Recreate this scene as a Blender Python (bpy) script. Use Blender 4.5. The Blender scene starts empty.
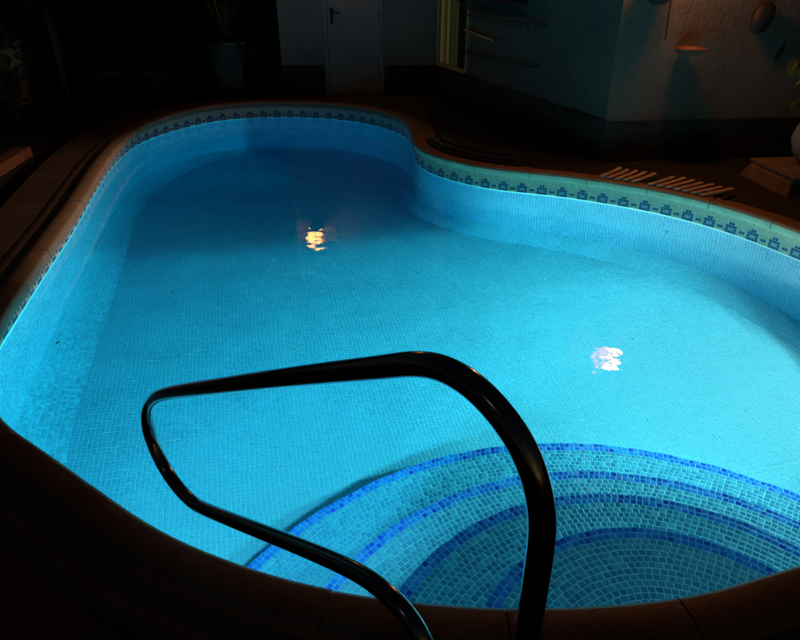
import bpy, bmesh, math, random
from mathutils import Vector, Matrix, noise
from mathutils.geometry import delaunay_2d_cdt
R = math.radians
random.seed(7)
scene = bpy.context.scene
C = scene.collection
ZW = -0.205          # water level below the coping top
ZD = -0.045         # deck level

# ------------------------------------------------------------------ helpers
def tag(o, label=None, cat=None, group=None, kind=None):
    if label: o['label'] = label
    if cat: o['category'] = cat
    if group: o['group'] = group
    if kind: o['kind'] = kind
    return o

def empty(name, loc=(0, 0, 0), rz=0.0, label=None, cat=None, group=None):
    o = bpy.data.objects.new(name, None); C.objects.link(o)
    o.location = loc; o.rotation_euler = (0, 0, rz); o.empty_display_size = .1
    return tag(o, label, cat, group)

class MB:
    """collects verts / faces (world or local coordinates), optional uv and material index"""
    def __init__(s): s.v = []; s.f = []; s.m = []; s.uv = []; s.col = []
    def add(s, vs, fs, mi=0, uvs=None, col=None):
        b = len(s.v); s.v += [tuple(p) for p in vs]
        for k, f in enumerate(fs):
            s.f.append(tuple(b + i for i in f)); s.m.append(mi)
            s.uv.append(uvs[k] if uvs else None); s.col.append(col)
    def box(s, x0, x1, y0, y1, z0, z1, mi=0, M=None):
        vs = [Vector(p) for p in ((x0,y0,z0),(x1,y0,z0),(x1,y1,z0),(x0,y1,z0),(x0,y0,z1),(x1,y0,z1),(x1,y1,z1),(x0,y1,z1))]
        if M: vs = [M @ p for p in vs]
        s.add(vs, [(3,2,1,0),(4,5,6,7),(0,1,5,4),(1,2,6,5),(2,3,7,6),(3,0,4,7)], mi)
    def tube(s, pts, r, n=10, mi=0, closed=False, cap=True):
        pts = [Vector(p) for p in pts]; N = len(pts)
        rs = r if isinstance(r, (list, tuple)) else [r] * N
        t0 = (pts[1] - pts[0]).normalized()
        up = Vector((0, 0, 1)) if abs(t0.z) < .9 else Vector((1, 0, 0))
        u = t0.cross(up).normalized(); vs = []
        for i, p in enumerate(pts):
            if closed: t = (pts[(i + 1) % N] - pts[i - 1]).normalized()
            else: t = (pts[min(i + 1, N - 1)] - pts[max(i - 1, 0)]).normalized()
            u = (u - t * u.dot(t)).normalized(); w = t.cross(u)
            for k in range(n):
                a = 2 * math.pi * k / n
                vs.append(p + (u * math.cos(a) + w * math.sin(a)) * rs[i])
        fs = []
        for i in range(N if closed else N - 1):
            for k in range(n):
                a, b = i * n + k, i * n + (k + 1) % n
                c, d = ((i + 1) % N) * n + (k + 1) % n, ((i + 1) % N) * n + k
                fs.append((a, b, c, d))
        if cap and not closed:
            fs.append(tuple(range(n - 1, -1, -1))); fs.append(tuple((N - 1) * n + k for k in range(n)))
        s.add(vs, fs, mi)
    def lathe(s, prof, n=32, c=(0, 0, 0), mi=0, cap=True):
        vs = []; c = Vector(c)
        for r, z in prof:
            for k in range(n):
                a = 2 * math.pi * k / n
                vs.append(c + Vector((r * math.cos(a), r * math.sin(a), z)))
        fs = []
        for i in range(len(prof) - 1):
            for k in range(n):
                fs.append((i*n+k, i*n+(k+1) % n, (i+1)*n+(k+1) % n, (i+1)*n+k))
        if cap:
            fs.append(tuple(range(n - 1, -1, -1))); fs.append(tuple((len(prof) - 1) * n + k for k in range(n)))
        s.add(vs, fs, mi)
    def build(s, name, mats, parent=None, smooth=False, bevel=0, angle=35):
        me = bpy.data.meshes.new(name); me.from_pydata(s.v, [], s.f)
        if not isinstance(mats, (list, tuple)): mats = [mats]
        for m in mats: me.materials.append(m)
        me.polygons.foreach_set('material_index', s.m)
        if any(u is not None for u in s.uv):
            L = me.uv_layers.new(name='UVMap')
            for p, u in zip(me.polygons, s.uv):
                if u is None: continue
                for li, q in zip(p.loop_indices, u): L.data[li].uv = q
        if any(c is not None for c in s.col):
            A = me.attributes.new('tile_colour', 'FLOAT_COLOR', 'FACE')
            for i, c in enumerate(s.col):
                if c: A.data[i].color = (*c, 1)
        if smooth:
            me.polygons.foreach_set('use_smooth', [True] * len(me.polygons))
        me.update()
        o = bpy.data.objects.new(name, me); C.objects.link(o)
        if parent: o.parent = parent
        if smooth and angle:
            bm = bmesh.new(); bm.from_mesh(me)
            for e in bm.edges:
                if len(e.link_faces) == 2 and e.calc_face_angle(0) > R(angle): e.smooth = False
            bm.to_mesh(me); bm.free()
        if bevel:
            b = o.modifiers.new('Bevel', 'BEVEL'); b.width = bevel; b.segments = 2; b.limit_method = 'ANGLE'
        return o

# ------------------------------------------------------------------ node helpers
class N:
    def __init__(s, name):
        s.mat = bpy.data.materials.new(name); s.mat.use_nodes = True
        s.nt = s.mat.node_tree; s.nt.nodes.clear()
        s.out = s.nt.nodes.new('ShaderNodeOutputMaterial')
    def new(s, t, **k):
        n = s.nt.nodes.new(t)
        for a, b in k.items(): setattr(n, a, b)
        return n
    def put(s, sock, val):
        if hasattr(val, 'links') or isinstance(val, bpy.types.NodeSocket): s.nt.links.new(val, sock)
        else: sock.default_value = val
    def m(s, op, a, b=0.0, c=None):
        n = s.new('ShaderNodeMath', operation=op); s.put(n.inputs[0], a); s.put(n.inputs[1], b)
        if c is not None: s.put(n.inputs[2], c)
        return n.outputs[0]
    def mix(s, f, a, b, blend='MIX'):
        n = s.new('ShaderNodeMix', data_type='RGBA', blend_type=blend)
        s.put(n.inputs[0], f)
        for k, x in ((6, a), (7, b)):
            s.put(n.inputs[k], (*x, 1) if isinstance(x, tuple) and len(x) == 3 else x)
        return n.outputs[2]
    def xyz(s, v):
        n = s.new('ShaderNodeSeparateXYZ'); s.put(n.inputs[0], v); return n.outputs
    def comb(s, x, y, z=0.0):
        n = s.new('ShaderNodeCombineXYZ'); s.put(n.inputs[0], x); s.put(n.inputs[1], y); s.put(n.inputs[2], z); return n.outputs[0]
    def white(s, v):
        n = s.new('ShaderNodeTexWhiteNoise', noise_dimensions='3D'); s.put(n.inputs['Vector'], v); return n.outputs
    def noise(s, v, scale, detail=3, rough=.55):
        n = s.new('ShaderNodeTexNoise'); s.put(n.inputs['Vector'], v); n.inputs['Scale'].default_value = scale
        n.inputs['Detail'].default_value = detail; n.inputs['Roughness'].default_value = rough; return n.outputs
    def ramp(s, f, stops):
        n = s.new('ShaderNodeValToRGB'); s.put(n.inputs[0], f)
        while len(n.color_ramp.elements) < len(stops): n.color_ramp.elements.new(.5)
        for e, (p, c) in zip(n.color_ramp.elements, stops): e.position = p; e.color = (*c, 1)
        return n.outputs[0]
    def bump(s, h, dist, strength=1.0):
        n = s.new('ShaderNodeBump'); n.inputs['Strength'].default_value = strength
        n.inputs['Distance'].default_value = dist; s.put(n.inputs['Height'], h); return n.outputs[0]
    def bsdf(s, col, rough=.6, normal=None, metallic=0.0, spec=.5, **kw):
        n = s.new('ShaderNodeBsdfPrincipled')
        s.put(n.inputs['Base Color'], (*col, 1) if isinstance(col, tuple) else col)
        s.put(n.inputs['Roughness'], rough); s.put(n.inputs['Metallic'], metallic)
        n.inputs['Specular IOR Level'].default_value = spec
        if normal is not None: s.put(n.inputs['Normal'], normal)
        for k, v in kw.items(): s.put(n.inputs[k], v)
        s.nt.links.new(n.outputs[0], s.out.inputs['Surface']); return n
    def objco(s): return s.new('ShaderNodeTexCoord').outputs['Object']
    def uv(s): return s.new('ShaderNodeTexCoord').outputs['UV']

def plain(name, col, rough=.6, metallic=0.0, var=.25, scale=8, bump=.002, bscale=40, spec=.5):
    n = N(name); co = n.objco()
    f = n.noise(co, scale, 5)[0]
    lo = tuple(c * (1 - var) for c in col); hi = tuple(min(1, c * (1 + var)) for c in col)
    c = n.ramp(f, [(.3, lo), (.7, hi)])
    nm = n.bump(n.noise(co, bscale, 4)[0], bump) if bump else None
    n.bsdf(c, rough, nm, metallic, spec); return n.mat

TS = .0255
PAL = [(0.0, (.15, .33, .46)), (.3, (.22, .43, .57)), (.6, (.28, .50, .64)), (.85, (.36, .57, .69)), (1.0, (.46, .65, .74))]
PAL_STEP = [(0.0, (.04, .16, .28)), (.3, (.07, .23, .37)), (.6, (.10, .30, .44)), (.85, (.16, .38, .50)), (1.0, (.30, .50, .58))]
GROUT = (.66, .82, .84)
def mosaic(name, mode, size=TS, rot=0.0, ring=None, grout=.16, pal=PAL, contrast=1.0):
    """glass mosaic: every tile its own shade and tilt, on sheets that never line up perfectly.
    mode 'uv' / 'xy' (object coordinates, rotated) / 'ring' (rings round the object's origin)"""
    n = N(name)
    if mode == 'uv':
        x, y, _ = n.xyz(n.uv())
    else:
        X, Y, _ = n.xyz(n.objco())
        if mode == 'xy':
            c, s = math.cos(rot), math.sin(rot)
            x = n.m('ADD', n.m('MULTIPLY', X, c), n.m('MULTIPLY', Y, s))
            y = n.m('ADD', n.m('MULTIPLY', X, -s), n.m('MULTIPLY', Y, c))
    if mode == 'ring':
        wob = n.noise(n.objco(), 6.0, 2)[1]
        wx, wy, _ = n.xyz(wob)
        X = n.m('ADD', X, n.m('MULTIPLY', n.m('SUBTRACT', wx, .5), .012))
        Y = n.m('ADD', Y, n.m('MULTIPLY', n.m('SUBTRACT', wy, .5), .012))
        r = n.m('SQRT', n.m('ADD', n.m('MULTIPLY', X, X), n.m('MULTIPLY', Y, Y)))
        # rows counted inward from the nosing so that a whole tile ends at the edge
        rr = n.m('DIVIDE', n.m('SUBTRACT', ring, r), size)
        row = n.m('FLOOR', rr)
        mid = n.m('SUBTRACT', ring / size, n.m('ADD', row, .5))
        cols = n.m('ROUND', n.m('MAXIMUM', n.m('MULTIPLY', mid, 2 * math.pi), 6.0))
        th = n.m('DIVIDE', n.m('ARCTAN2', Y, X), 2 * math.pi)
        off = n.white(n.comb(row, 7.3))[0]
        u = n.m('ADD', n.m('MULTIPLY', th, cols), off); v = rr
    else:
        sx = n.m('FLOOR', n.m('DIVIDE', x, size * 12)); sy = n.m('FLOOR', n.m('DIVIDE', y, size * 12))
        jx, jy, _ = n.xyz(n.white(n.comb(sx, sy, 3.1))[1])
        u = n.m('ADD', n.m('DIVIDE', x, size), n.m('MULTIPLY', jx, .30))
        v = n.m('ADD', n.m('DIVIDE', y, size), n.m('MULTIPLY', jy, .30))
    cu, cv = n.m('FLOOR', u), n.m('FLOOR', v)
    fu, fv = n.m('SUBTRACT', u, cu), n.m('SUBTRACT', v, cv)
    wn = n.white(n.comb(cu, cv, 1.0))
    rx, ry, rz = n.xyz(wn[1])
    # uneven tile size
    g1 = n.m('ABSOLUTE', n.m('SUBTRACT', fu, n.m('ADD', .5, n.m('MULTIPLY', n.m('SUBTRACT', rx, .5), .10))))
    g2 = n.m('ABSOLUTE', n.m('SUBTRACT', fv, n.m('ADD', .5, n.m('MULTIPLY', n.m('SUBTRACT', ry, .5), .10))))
    edge = n.m('MAXIMUM', g1, g2)
    mr = n.new('ShaderNodeMapRange', interpolation_type='SMOOTHSTEP')
    n.put(mr.inputs[0], edge); mr.inputs[1].default_value = .5 - grout * .75; mr.inputs[2].default_value = .5 - grout * .35
    gm = mr.outputs[0]
    big = n.noise(n.comb(n.m('MULTIPLY', cu, .03), n.m('MULTIPLY', cv, .03)), 2.2, 3)[0]
    f = n.m('ADD', n.m('MULTIPLY', n.m('SUBTRACT', wn[0], .5), .75 * contrast), n.m('ADD', n.m('MULTIPLY', n.m('SUBTRACT', big, .5), .5), .5))
    col = n.ramp(f, pal)
    if mode == 'ring':
        isb = n.m('LESS_THAN', rr, 2.06)
        blue = n.ramp(wn[0], [(0, (.008, .05, .40)), (.15, (.015, .12, .52)), (.7, (.03, .19, .60)), (1, (.06, .27, .66))])
        col = n.mix(isb, col, blue)
    gmc = n.m('MULTIPLY', gm, n.m('SUBTRACT', 1.0, n.m('MULTIPLY', isb, .55))) if mode == 'ring' else gm
    col = n.mix(gmc, col, (.38, .60, .69) if mode == 'ring' else (.58, .75, .79))
    mott = n.noise(n.comb(u, v), .06, 6, .65)[0]
    if mode != 'ring':
        sw = n.white(n.comb(sx, sy, 9.0))[0]
        col = n.mix(1.0, col, n.ramp(sw, [(0, (.95, .955, .96)), (1, (1, 1, 1))]), 'MULTIPLY')
    col = n.mix(.38, col, n.ramp(mott, [(.3, (.35, .45, .5)), (.7, (1, 1, 1))]), 'MULTIPLY')
    tilt = n.m('ADD', n.m('MULTIPLY', n.m('SUBTRACT', rx, .5), fu), n.m('MULTIPLY', n.m('SUBTRACT', rz, .5), fv))
    h = n.m('SUBTRACT', n.m('MULTIPLY', tilt, .6), n.m('MULTIPLY', gm, .5))
    n.bsdf(col, n.m('ADD', .12, n.m('MULTIPLY', gm, .5)), n.bump(h, .008 if mode == 'uv' else .004), spec=.6)
    return n.mat

# ------------------------------------------------------------------ rim of the pool (top inner edge of the coping)
RIM = [(-2.03,2.82),(-2.12,3.2),(-2.21,3.61),(-2.31,4.09),(-2.43,4.67),(-2.64,5.55),(-2.79,6.24),(-2.89,6.94),(-2.88,7.53),
 (-2.74,8.04),(-2.54,8.41),(-2.22,8.67),(-1.72,8.81),(-1.05,8.74),(-.51,8.47),(-.12,8.04),(.07,7.59),(.12,7.08),(.14,6.64),(.2,6.35),
 (.38,6.05),(.72,5.74),(1.06,5.58),(1.39,5.47),(1.69,5.31),(2.04,5.09),(2.34,4.81),(2.57,4.49),(2.74,4.13),(2.93,3.68),(3.03,3.2),
 (2.99,2.68),(2.8,2.2),(2.47,1.82),(2.05,1.57),(1.62,1.44),(1.23,1.36),(1.0,1.28),(.75,1.225),(.4,1.2),(.06,1.22),(-.3,1.285),
 (-.63,1.41),(-.82,1.51),(-1.05,1.67),(-1.26,1.82),(-1.43,1.94),(-1.62,2.07),(-1.85,2.37)]
def catmull(P, n=16):
    out = []; L = len(P)
    for i in range(L):
        p0, p1, p2, p3 = (Vector((*P[(i + k) % L], 0)) for k in (-1, 0, 1, 2))
        for j in range(n):
            t = j / n
            out.append(.5 * ((2*p1) + (-p0+p2)*t + (2*p0-5*p1+4*p2-p3)*t*t + (-p0+3*p1-3*p2+p3)*t**3))
    return out
def resample(P, n):
    L = len(P); d = [0]
    for i in range(L): d.append(d[-1] + (P[(i + 1) % L] - P[i]).length)
    out = []; j = 0
    for k in range(n):
        s = d[-1] * k / n
        while d[j + 1] < s: j += 1
        t = (s - d[j]) / max(d[j + 1] - d[j], 1e-9)
        out.append(P[j].lerp(P[(j + 1) % L], t))
    return out, d[-1]
rim, PER = resample(catmull(RIM), 480)
for _ in range(14):
    rim = [(rim[i - 1] + rim[i] * 2 + rim[(i + 1) % len(rim)]) / 4 for i in range(len(rim))]
rim, PER = resample(rim, 480)
NR = len(rim)
nor = []                                   # outward normals
for i in range(NR):
    t = (rim[(i + 2) % NR] - rim[i - 2]).normalized(); nor.append(Vector((-t.y, t.x, 0)))
cen = sum(rim, Vector()) / NR
if sum(n.dot(p - cen) for n, p in zip(nor, rim)) < 0: nor = [-n for n in nor]
def off(i, d, z=0.0):
    p = rim[i % NR] + nor[i % NR] * d; return Vector((p.x, p.y, z))
def sstep(a, b, x):
    t = max(0, min(1, (x - a) / (b - a))); return t * t * (3 - 2 * t)
def ovh(i):                                 # the coping oversails the wall, most along the left side
    p = rim[i % NR]
    return .028 + .066 * sstep(-1.3, -2.1, p.x) * sstep(8.4, 7.3, p.y)
def offs(s, d, z=0.0):                      # s in metres along the rim
    f = (s / PER * NR) % NR; i = int(f); t = f - i
    p = off(i, d, z).lerp(off(i + 1, d, z), t); return p
def near_s(x, y):
    i = min(range(NR), key=lambda k: (rim[k] - Vector((x, y, 0))).length); return i * PER / NR
AX = R(13.3)
def uvf(x, y): return x * math.cos(AX) + y * math.sin(AX), -x * math.sin(AX) + y * math.cos(AX)
def xyf(u, v): return u * math.cos(AX) - v * math.sin(AX), u * math.sin(AX) + v * math.cos(AX)
BRK = 5.32
def floor_z(x, y):
    z = -1.17 - .03 * max(0, min(5, x + 2))
    d = uvf(x, y)[1] - BRK - .10; d = .5 * (d + math.sqrt(d * d + .016))
    return z - (.25 * min(d, 2) + .10 * max(0, d - 2))
def fold_z(p):
    return floor_z(p.x, p.y) + .15

# ------------------------------------------------------------------ materials
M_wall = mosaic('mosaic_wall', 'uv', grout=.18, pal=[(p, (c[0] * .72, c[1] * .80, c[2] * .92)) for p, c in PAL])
M_floor = mosaic('mosaic_floor', 'xy', rot=AX, contrast=.6)
M_cove = mosaic('mosaic_cove', 'uv', contrast=.55, grout=.14)

n = N('frieze_tile'); at = n.new('ShaderNodeAttribute', attribute_name='tile_colour')
u, v, _ = n.xyz(n.uv())
fu = n.m('ABSOLUTE', n.m('SUBTRACT', n.m('FRACT', u), .5)); fv = n.m('ABSOLUTE', n.m('SUBTRACT', n.m('FRACT', v), .5))
gm = n.m('GREATER_THAN', n.m('MAXIMUM', fu, fv), .44)
wn = n.white(n.comb(n.m('FLOOR', u), n.m('FLOOR', v)))
base = n.mix(.25, at.outputs['Color'], n.ramp(wn[0], [(0, (.5, .55, .5)), (1, (1, 1, 1))]), 'MULTIPLY')
dirt = n.noise(n.comb(n.m('MULTIPLY', u, .05), n.m('MULTIPLY', v, .6)), 3, 5)[0]
base = n.mix(n.m('MULTIPLY', n.m('SUBTRACT', dirt, .45), .8), n.mix(gm, base, (.50, .56, .44)), (.30, .30, .20))
n.bsdf(base, .25, n.bump(gm, .001, -1), spec=.5); M_band = n.mat

def terracotta(name, tile, lo, hi, jointc, rough=.65):
    n = N(name); co = n.objco(); x, y, z = n.xyz(co)
    if tile:
        c, s = math.cos(AX), math.sin(AX)
        u = n.m('DIVIDE', n.m('ADD', n.m('MULTIPLY', x, c), n.m('MULTIPLY', y, s)), tile)
        v = n.m('DIVIDE', n.m('ADD', n.m('MULTIPLY', x, -s), n.m('MULTIPLY', y, c)), tile)
        cu, cv = n.m('FLOOR', u), n.m('FLOOR', v)
        e = n.m('MAXIMUM', n.m('ABSOLUTE', n.m('SUBTRACT', n.m('SUBTRACT', u, cu), .5)), n.m('ABSOLUTE', n.m('SUBTRACT', n.m('SUBTRACT', v, cv), .5)))
        gm = n.m('GREATER_THAN', e, .5 - .004 / tile)
        f = n.m('ADD', n.m('MULTIPLY', n.white(n.comb(cu, cv))[0], .45), n.m('MULTIPLY', n.noise(co, 7, 6)[0], .55))
    else:
        gm = 0.0; f = n.noise(co, 5, 6)[0]
    c = n.mix(gm, n.ramp(f, [(.25, lo), (.75, hi)]), jointc)
    c = n.mix(n.m('MULTIPLY', n.noise(co, 23, 4)[0], .5), c, tuple(k * .55 for k in lo))
    h = n.m('SUBTRACT', n.noise(co, 60, 4)[0], gm)
    n.bsdf(c, rough, n.bump(h, .0025), spec=.35); return n.mat
M_deck = terracotta('deck_tile', .30, (.080, .043, .028), (.135, .075, .050), (.05, .035, .025))
M_cop = terracotta('coping_stone', 0, (.29, .165, .105), (.46, .285, .19), (.1, .1, .1), .5)
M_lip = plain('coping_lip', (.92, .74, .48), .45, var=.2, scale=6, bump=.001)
M_joint = plain('mortar', (.33, .29, .24), .9, bump=.003)
M_soil = plain('soil', (.012, .010, .008), .95, var=.5, scale=12, bump=.03, bscale=25)
M_stucco = None
n = N('rough_white_render'); co = n.objco()
st = n.noise(co, 26, 6, .62)[0]; st2 = n.noise(co, 1.3, 5)[0]
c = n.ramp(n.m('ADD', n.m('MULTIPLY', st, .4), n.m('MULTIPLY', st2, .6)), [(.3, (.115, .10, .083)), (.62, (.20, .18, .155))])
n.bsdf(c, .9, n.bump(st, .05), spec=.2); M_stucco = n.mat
M_smooth = plain('smooth_white_render', (.30, .28, .25), .85, var=.14, scale=1.5, bump=.006, bscale=30, spec=.2)
n = N('dark_stone_skirting'); co = n.objco(); vo = n.new('ShaderNodeTexVoronoi', feature='DISTANCE_TO_EDGE'); n.put(vo.inputs['Vector'], co); vo.inputs['Scale'].default_value = 6
e = n.m('LESS_THAN', vo.outputs['Distance'], .04)
c = n.mix(e, n.ramp(n.noise(co, 9, 6)[0], [(.3, (.014, .015, .015)), (.7, (.05, .05, .047))]), (.022, .021, .02))
n.bsdf(c, .7, n.bump(n.m('SUBTRACT', n.noise(co, 14, 5)[0], e), .02), spec=.3); M_dado = n.mat
M_door = plain('white_door_paint', (.36, .35, .33), .5, var=.05, bump=.0006, spec=.4)
M_black = plain('black_iron', (.012, .012, .012), .55, var=.3, bump=.001)
M_rod = plain('bare_metal_rod', (.45, .38, .30), .4, metallic=.8, var=.3, bump=.0008)
M_rust = plain('rusty_metal_rod', (.06, .032, .02), .6, metallic=.3, var=.4, bump=.001)
M_cu = plain('copper_bowl', (.20, .075, .045), .6, metallic=.2, var=.3, bump=.002)
M_cord = plain('cord', (.06, .05, .04), .9, bump=0)
M_clay = plain('dark_clay', (.013, .009, .007), .6, var=.3, bump=.004)
M_grey = plain('weathered_grey_stone', (.20, .19, .18), .85, var=.35, scale=7, bump=.01, bscale=25)
M_dgrey = plain('dark_grey_stone', (.05, .05, .046), .85, var=.35, scale=7, bump=.008, bscale=25)
M_brownstone = plain('brown_stone', (.17, .13, .11), .85, var=.3, scale=7, bump=.01, bscale=25)
M_rubber = plain('dark_vinyl', (.020, .021, .022), .5, var=.25, bump=.004, bscale=18)
M_stripe = plain('lit_stripe', (.60, .46, .36), .6, var=.35, scale=14, bump=.002)
M_wood = plain('dark_wood', (.09, .05, .03), .6, var=.3, bump=.002)
M_bark = plain('bark', (.05, .04, .028), .9, var=.35, bump=.01)
M_steel = None
n = N('polished_steel'); co = n.objco()
n.bsdf((.42, .42, .41), n.m('ADD', .10, n.m('MULTIPLY', n.noise(co, 30, 4)[0], .10)), n.bump(n.noise(co, 90, 3)[0], .00012), metallic=1.0); M_steel = n.mat
def leafm(name, lo, hi):
    n = N(name); oi = n.noise(n.objco(), 5, 4)[0]
    n.bsdf(n.ramp(oi, [(.3, lo), (.7, hi)]), .55, spec=.35); return n.mat
M_leaf = leafm('leaf_green', (.018, .035, .012), (.07, .11, .035))
M_leafd = leafm('leaf_dark', (.008, .014, .006), (.022, .034, .014))
M_yucca = leafm('yucca_leaf', (.015, .024, .012), (.045, .062, .026))

# ------------------------------------------------------------------ ground and deck (sheets with the pool cut out)
def sheet_with_hole(name, outer, hole, z, mat, kind='structure'):
    pts = [Vector((p[0], p[1])) for p in outer] + [Vector((p.x, p.y)) for p in hole]
    no, nh = len(outer), len(hole)
    edges = [(i, (i + 1) % no) for i in range(no)] + [(no + i, no + (i + 1) % nh) for i in range(nh)]
    vs, es, fs, *_ = delaunay_2d_cdt(pts, edges, [], 1, 1e-5)
    poly = [(p.x, p.y) for p in hole]
    def inside(x, y):
        c = False; j = len(poly) - 1
        for i in range(len(poly)):
            xi, yi = poly[i]; xj, yj = poly[j]
            if (yi > y) != (yj > y) and x < (xj - xi) * (y - yi) / (yj - yi) + xi: c = not c
            j = i
        return c
    keep = []
    for f in fs:
        cx = sum(vs[i].x for i in f) / len(f); cy = sum(vs[i].y for i in f) / len(f)
        if not inside(cx, cy):
            a, b, c = (vs[i] for i in f[:3])
            keep.append(f if (b - a).cross(c - a) > 0 else tuple(reversed(f)))
    mb = MB(); mb.add([(p.x, p.y, z) for p in vs], keep)
    return tag(mb.build(name, mat), kind=kind)
hole_d = [off(i, .27) for i in range(0, NR, 2)]
hole_g = [off(i, .20) for i in range(0, NR, 2)]
sheet_with_hole('ground', [(-60, -60), (60, -60), (60, 60), (-60, 60)], hole_g, ZD - .09, M_soil)
# deck: paved apron; its left edge follows the pool, half a metre out
left_edge = [off(i, .62) for i in range(0, NR) if off(i, .62).x < -1.95 and off(i, .62).y > 2.2 and i < NR * .6]
deck_poly = [(-5.6, -6), (7.5, -6), (7.5, 5.95), (1.95, 5.95), (.58, 9.6), (-1.72, 9.6)] + [(p.x, p.y) for p in reversed(left_edge)] + [(-3.2, 1.3), (-5.6, .9)]
dk = sheet_with_hole('pool_deck', deck_poly, hole_d, ZD, M_deck)

# dark sheet that puts shade on the deck between the coping and the house, 6 mm above the deck
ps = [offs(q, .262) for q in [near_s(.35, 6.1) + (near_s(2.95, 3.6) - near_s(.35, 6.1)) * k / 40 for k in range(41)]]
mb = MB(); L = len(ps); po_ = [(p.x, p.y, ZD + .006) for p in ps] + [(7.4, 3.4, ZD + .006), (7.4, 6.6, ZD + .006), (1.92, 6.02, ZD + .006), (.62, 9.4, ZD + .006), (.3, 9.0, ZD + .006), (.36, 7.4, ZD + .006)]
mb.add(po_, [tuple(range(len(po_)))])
M_shade = plain('shade_sheet', (.011, .0105, .010), .8, var=.5, scale=5, bump=.006, bscale=20)
pt = tag(mb.build('shade_sheet', M_shade), kind='structure')
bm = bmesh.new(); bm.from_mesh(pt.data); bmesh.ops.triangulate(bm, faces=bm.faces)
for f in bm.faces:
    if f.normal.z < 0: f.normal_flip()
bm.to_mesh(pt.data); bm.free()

# ------------------------------------------------------------------ swimming pool
pool = empty('swimming_pool', (0, 5, ZD), 0, 'kidney shaped pool lined in blue mosaic with rounded steps and terracotta coping', 'swimming pool')
bpy.context.view_layer.update()
def under_pool(o): o.parent = pool; o.matrix_parent_inverse = pool.matrix_world.inverted(); return o
# basin wall
mb = MB(); S = PER / NR
for i in range(NR):
    a, b = off(i, ovh(i)), off(i + 1, ovh(i + 1))
    z0 = -.06; za, zb = fold_z(rim[i]), fold_z(rim[(i + 1) % NR])
    K = 6
    for k in range(K):
        t0, t1 = k / K, (k + 1) / K
        q = [(a.x, a.y, z0 + (za - z0) * t0), (a.x, a.y, z0 + (za - z0) * t1), (b.x, b.y, z0 + (zb - z0) * t1), (b.x, b.y, z0 + (zb - z0) * t0)]
        mb.add(q, [(0, 1, 2, 3)], 0, [[(i * S, q[0][2]), (i * S, q[1][2]), ((i + 1) * S, q[2][2]), ((i + 1) * S, q[3][2])]])
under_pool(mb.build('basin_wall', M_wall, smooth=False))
# cove strip
mb = MB()
CW = .17
def cwi(i): return -CW - .04 * sstep(-1.5, -2.2, rim[i % NR].x) + .6 * (ovh(i) - .028)
for i in range(NR):
    cols = []
    for k in (i, i + 1):
        p0, p2 = off(k, ovh(k), fold_z(rim[k % NR])), off(k, cwi(k)); p2.z = floor_z(p2.x, p2.y)
        pc = off(k, ovh(k) * .65 + cwi(k) * .35, p2.z * .72 + p0.z * .28).lerp((p0 + p2) / 2, sstep(-1.2, .2, p0.x))
        cols.append([p0 * (1 - t) ** 2 + pc * 2 * t * (1 - t) + p2 * t * t for t in (0, .2, .4, .6, .8, 1)])
    for q in range(5):
        mb.add([cols[0][q], cols[1][q], cols[1][q + 1], cols[0][q + 1]], [(3, 2, 1, 0)], 0, [[(i * S, .26 - .052 * (q + 1)), ((i + 1) * S, .26 - .052 * (q + 1)), ((i + 1) * S, .26 - .052 * q), (i * S, .26 - .052 * q)]])
co_v = under_pool(mb.build('cove', M_cove, smooth=True, angle=24))
bm = bmesh.new(); bm.from_mesh(co_v.data); bmesh.ops.remove_doubles(bm, verts=bm.verts, dist=1e-5); bm.to_mesh(co_v.data); bm.free()
# floor
loop = [off(i, cwi(i)) for i in range(NR)]
pts = [Vector((p.x, p.y)) for p in loop]; ed = [(i, (i + 1) % NR) for i in range(NR)]
poly = [(p.x, p.y) for p in loop]
def inpoly(x, y, poly):
    c = False; j = len(poly) - 1
    for i in range(len(poly)):
        xi, yi = poly[i]; xj, yj = poly[j]
        if (yi > y) != (yj > y) and x < (xj - xi) * (y - yi) / (yj - yi) + xi: c = not c
        j = i
    return c
vv = BRK - 4.5
us = [-5 + .2 * k for k in range(56)]
vlist = [BRK + .2 * k for k in range(-27, 23)]
for vq in vlist:
    for uq in us:
        x, y = xyf(uq, vq)
        if inpoly(x, y, poly) and min((Vector((x, y, 0)) - p).length for p in loop[::3]) > .08: pts.append(Vector((x, y)))
vs, es, fs, *_ = delaunay_2d_cdt(pts, ed, [], 1, 1e-5)
mb = MB()
keep = []
for f in fs:
    cx = sum(vs[i].x for i in f) / 3; cy = sum(vs[i].y for i in f) / 3
    if inpoly(cx, cy, poly):
        a, b, c = (vs[i] for i in f[:3]); keep.append(f if (b - a).cross(c - a) > 0 else tuple(reversed(f)))
mb.add([(p.x, p.y, floor_z(p.x, p.y)) for p in vs], keep)
under_pool(mb.build('floor', M_floor, smooth=True, angle=0))
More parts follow.
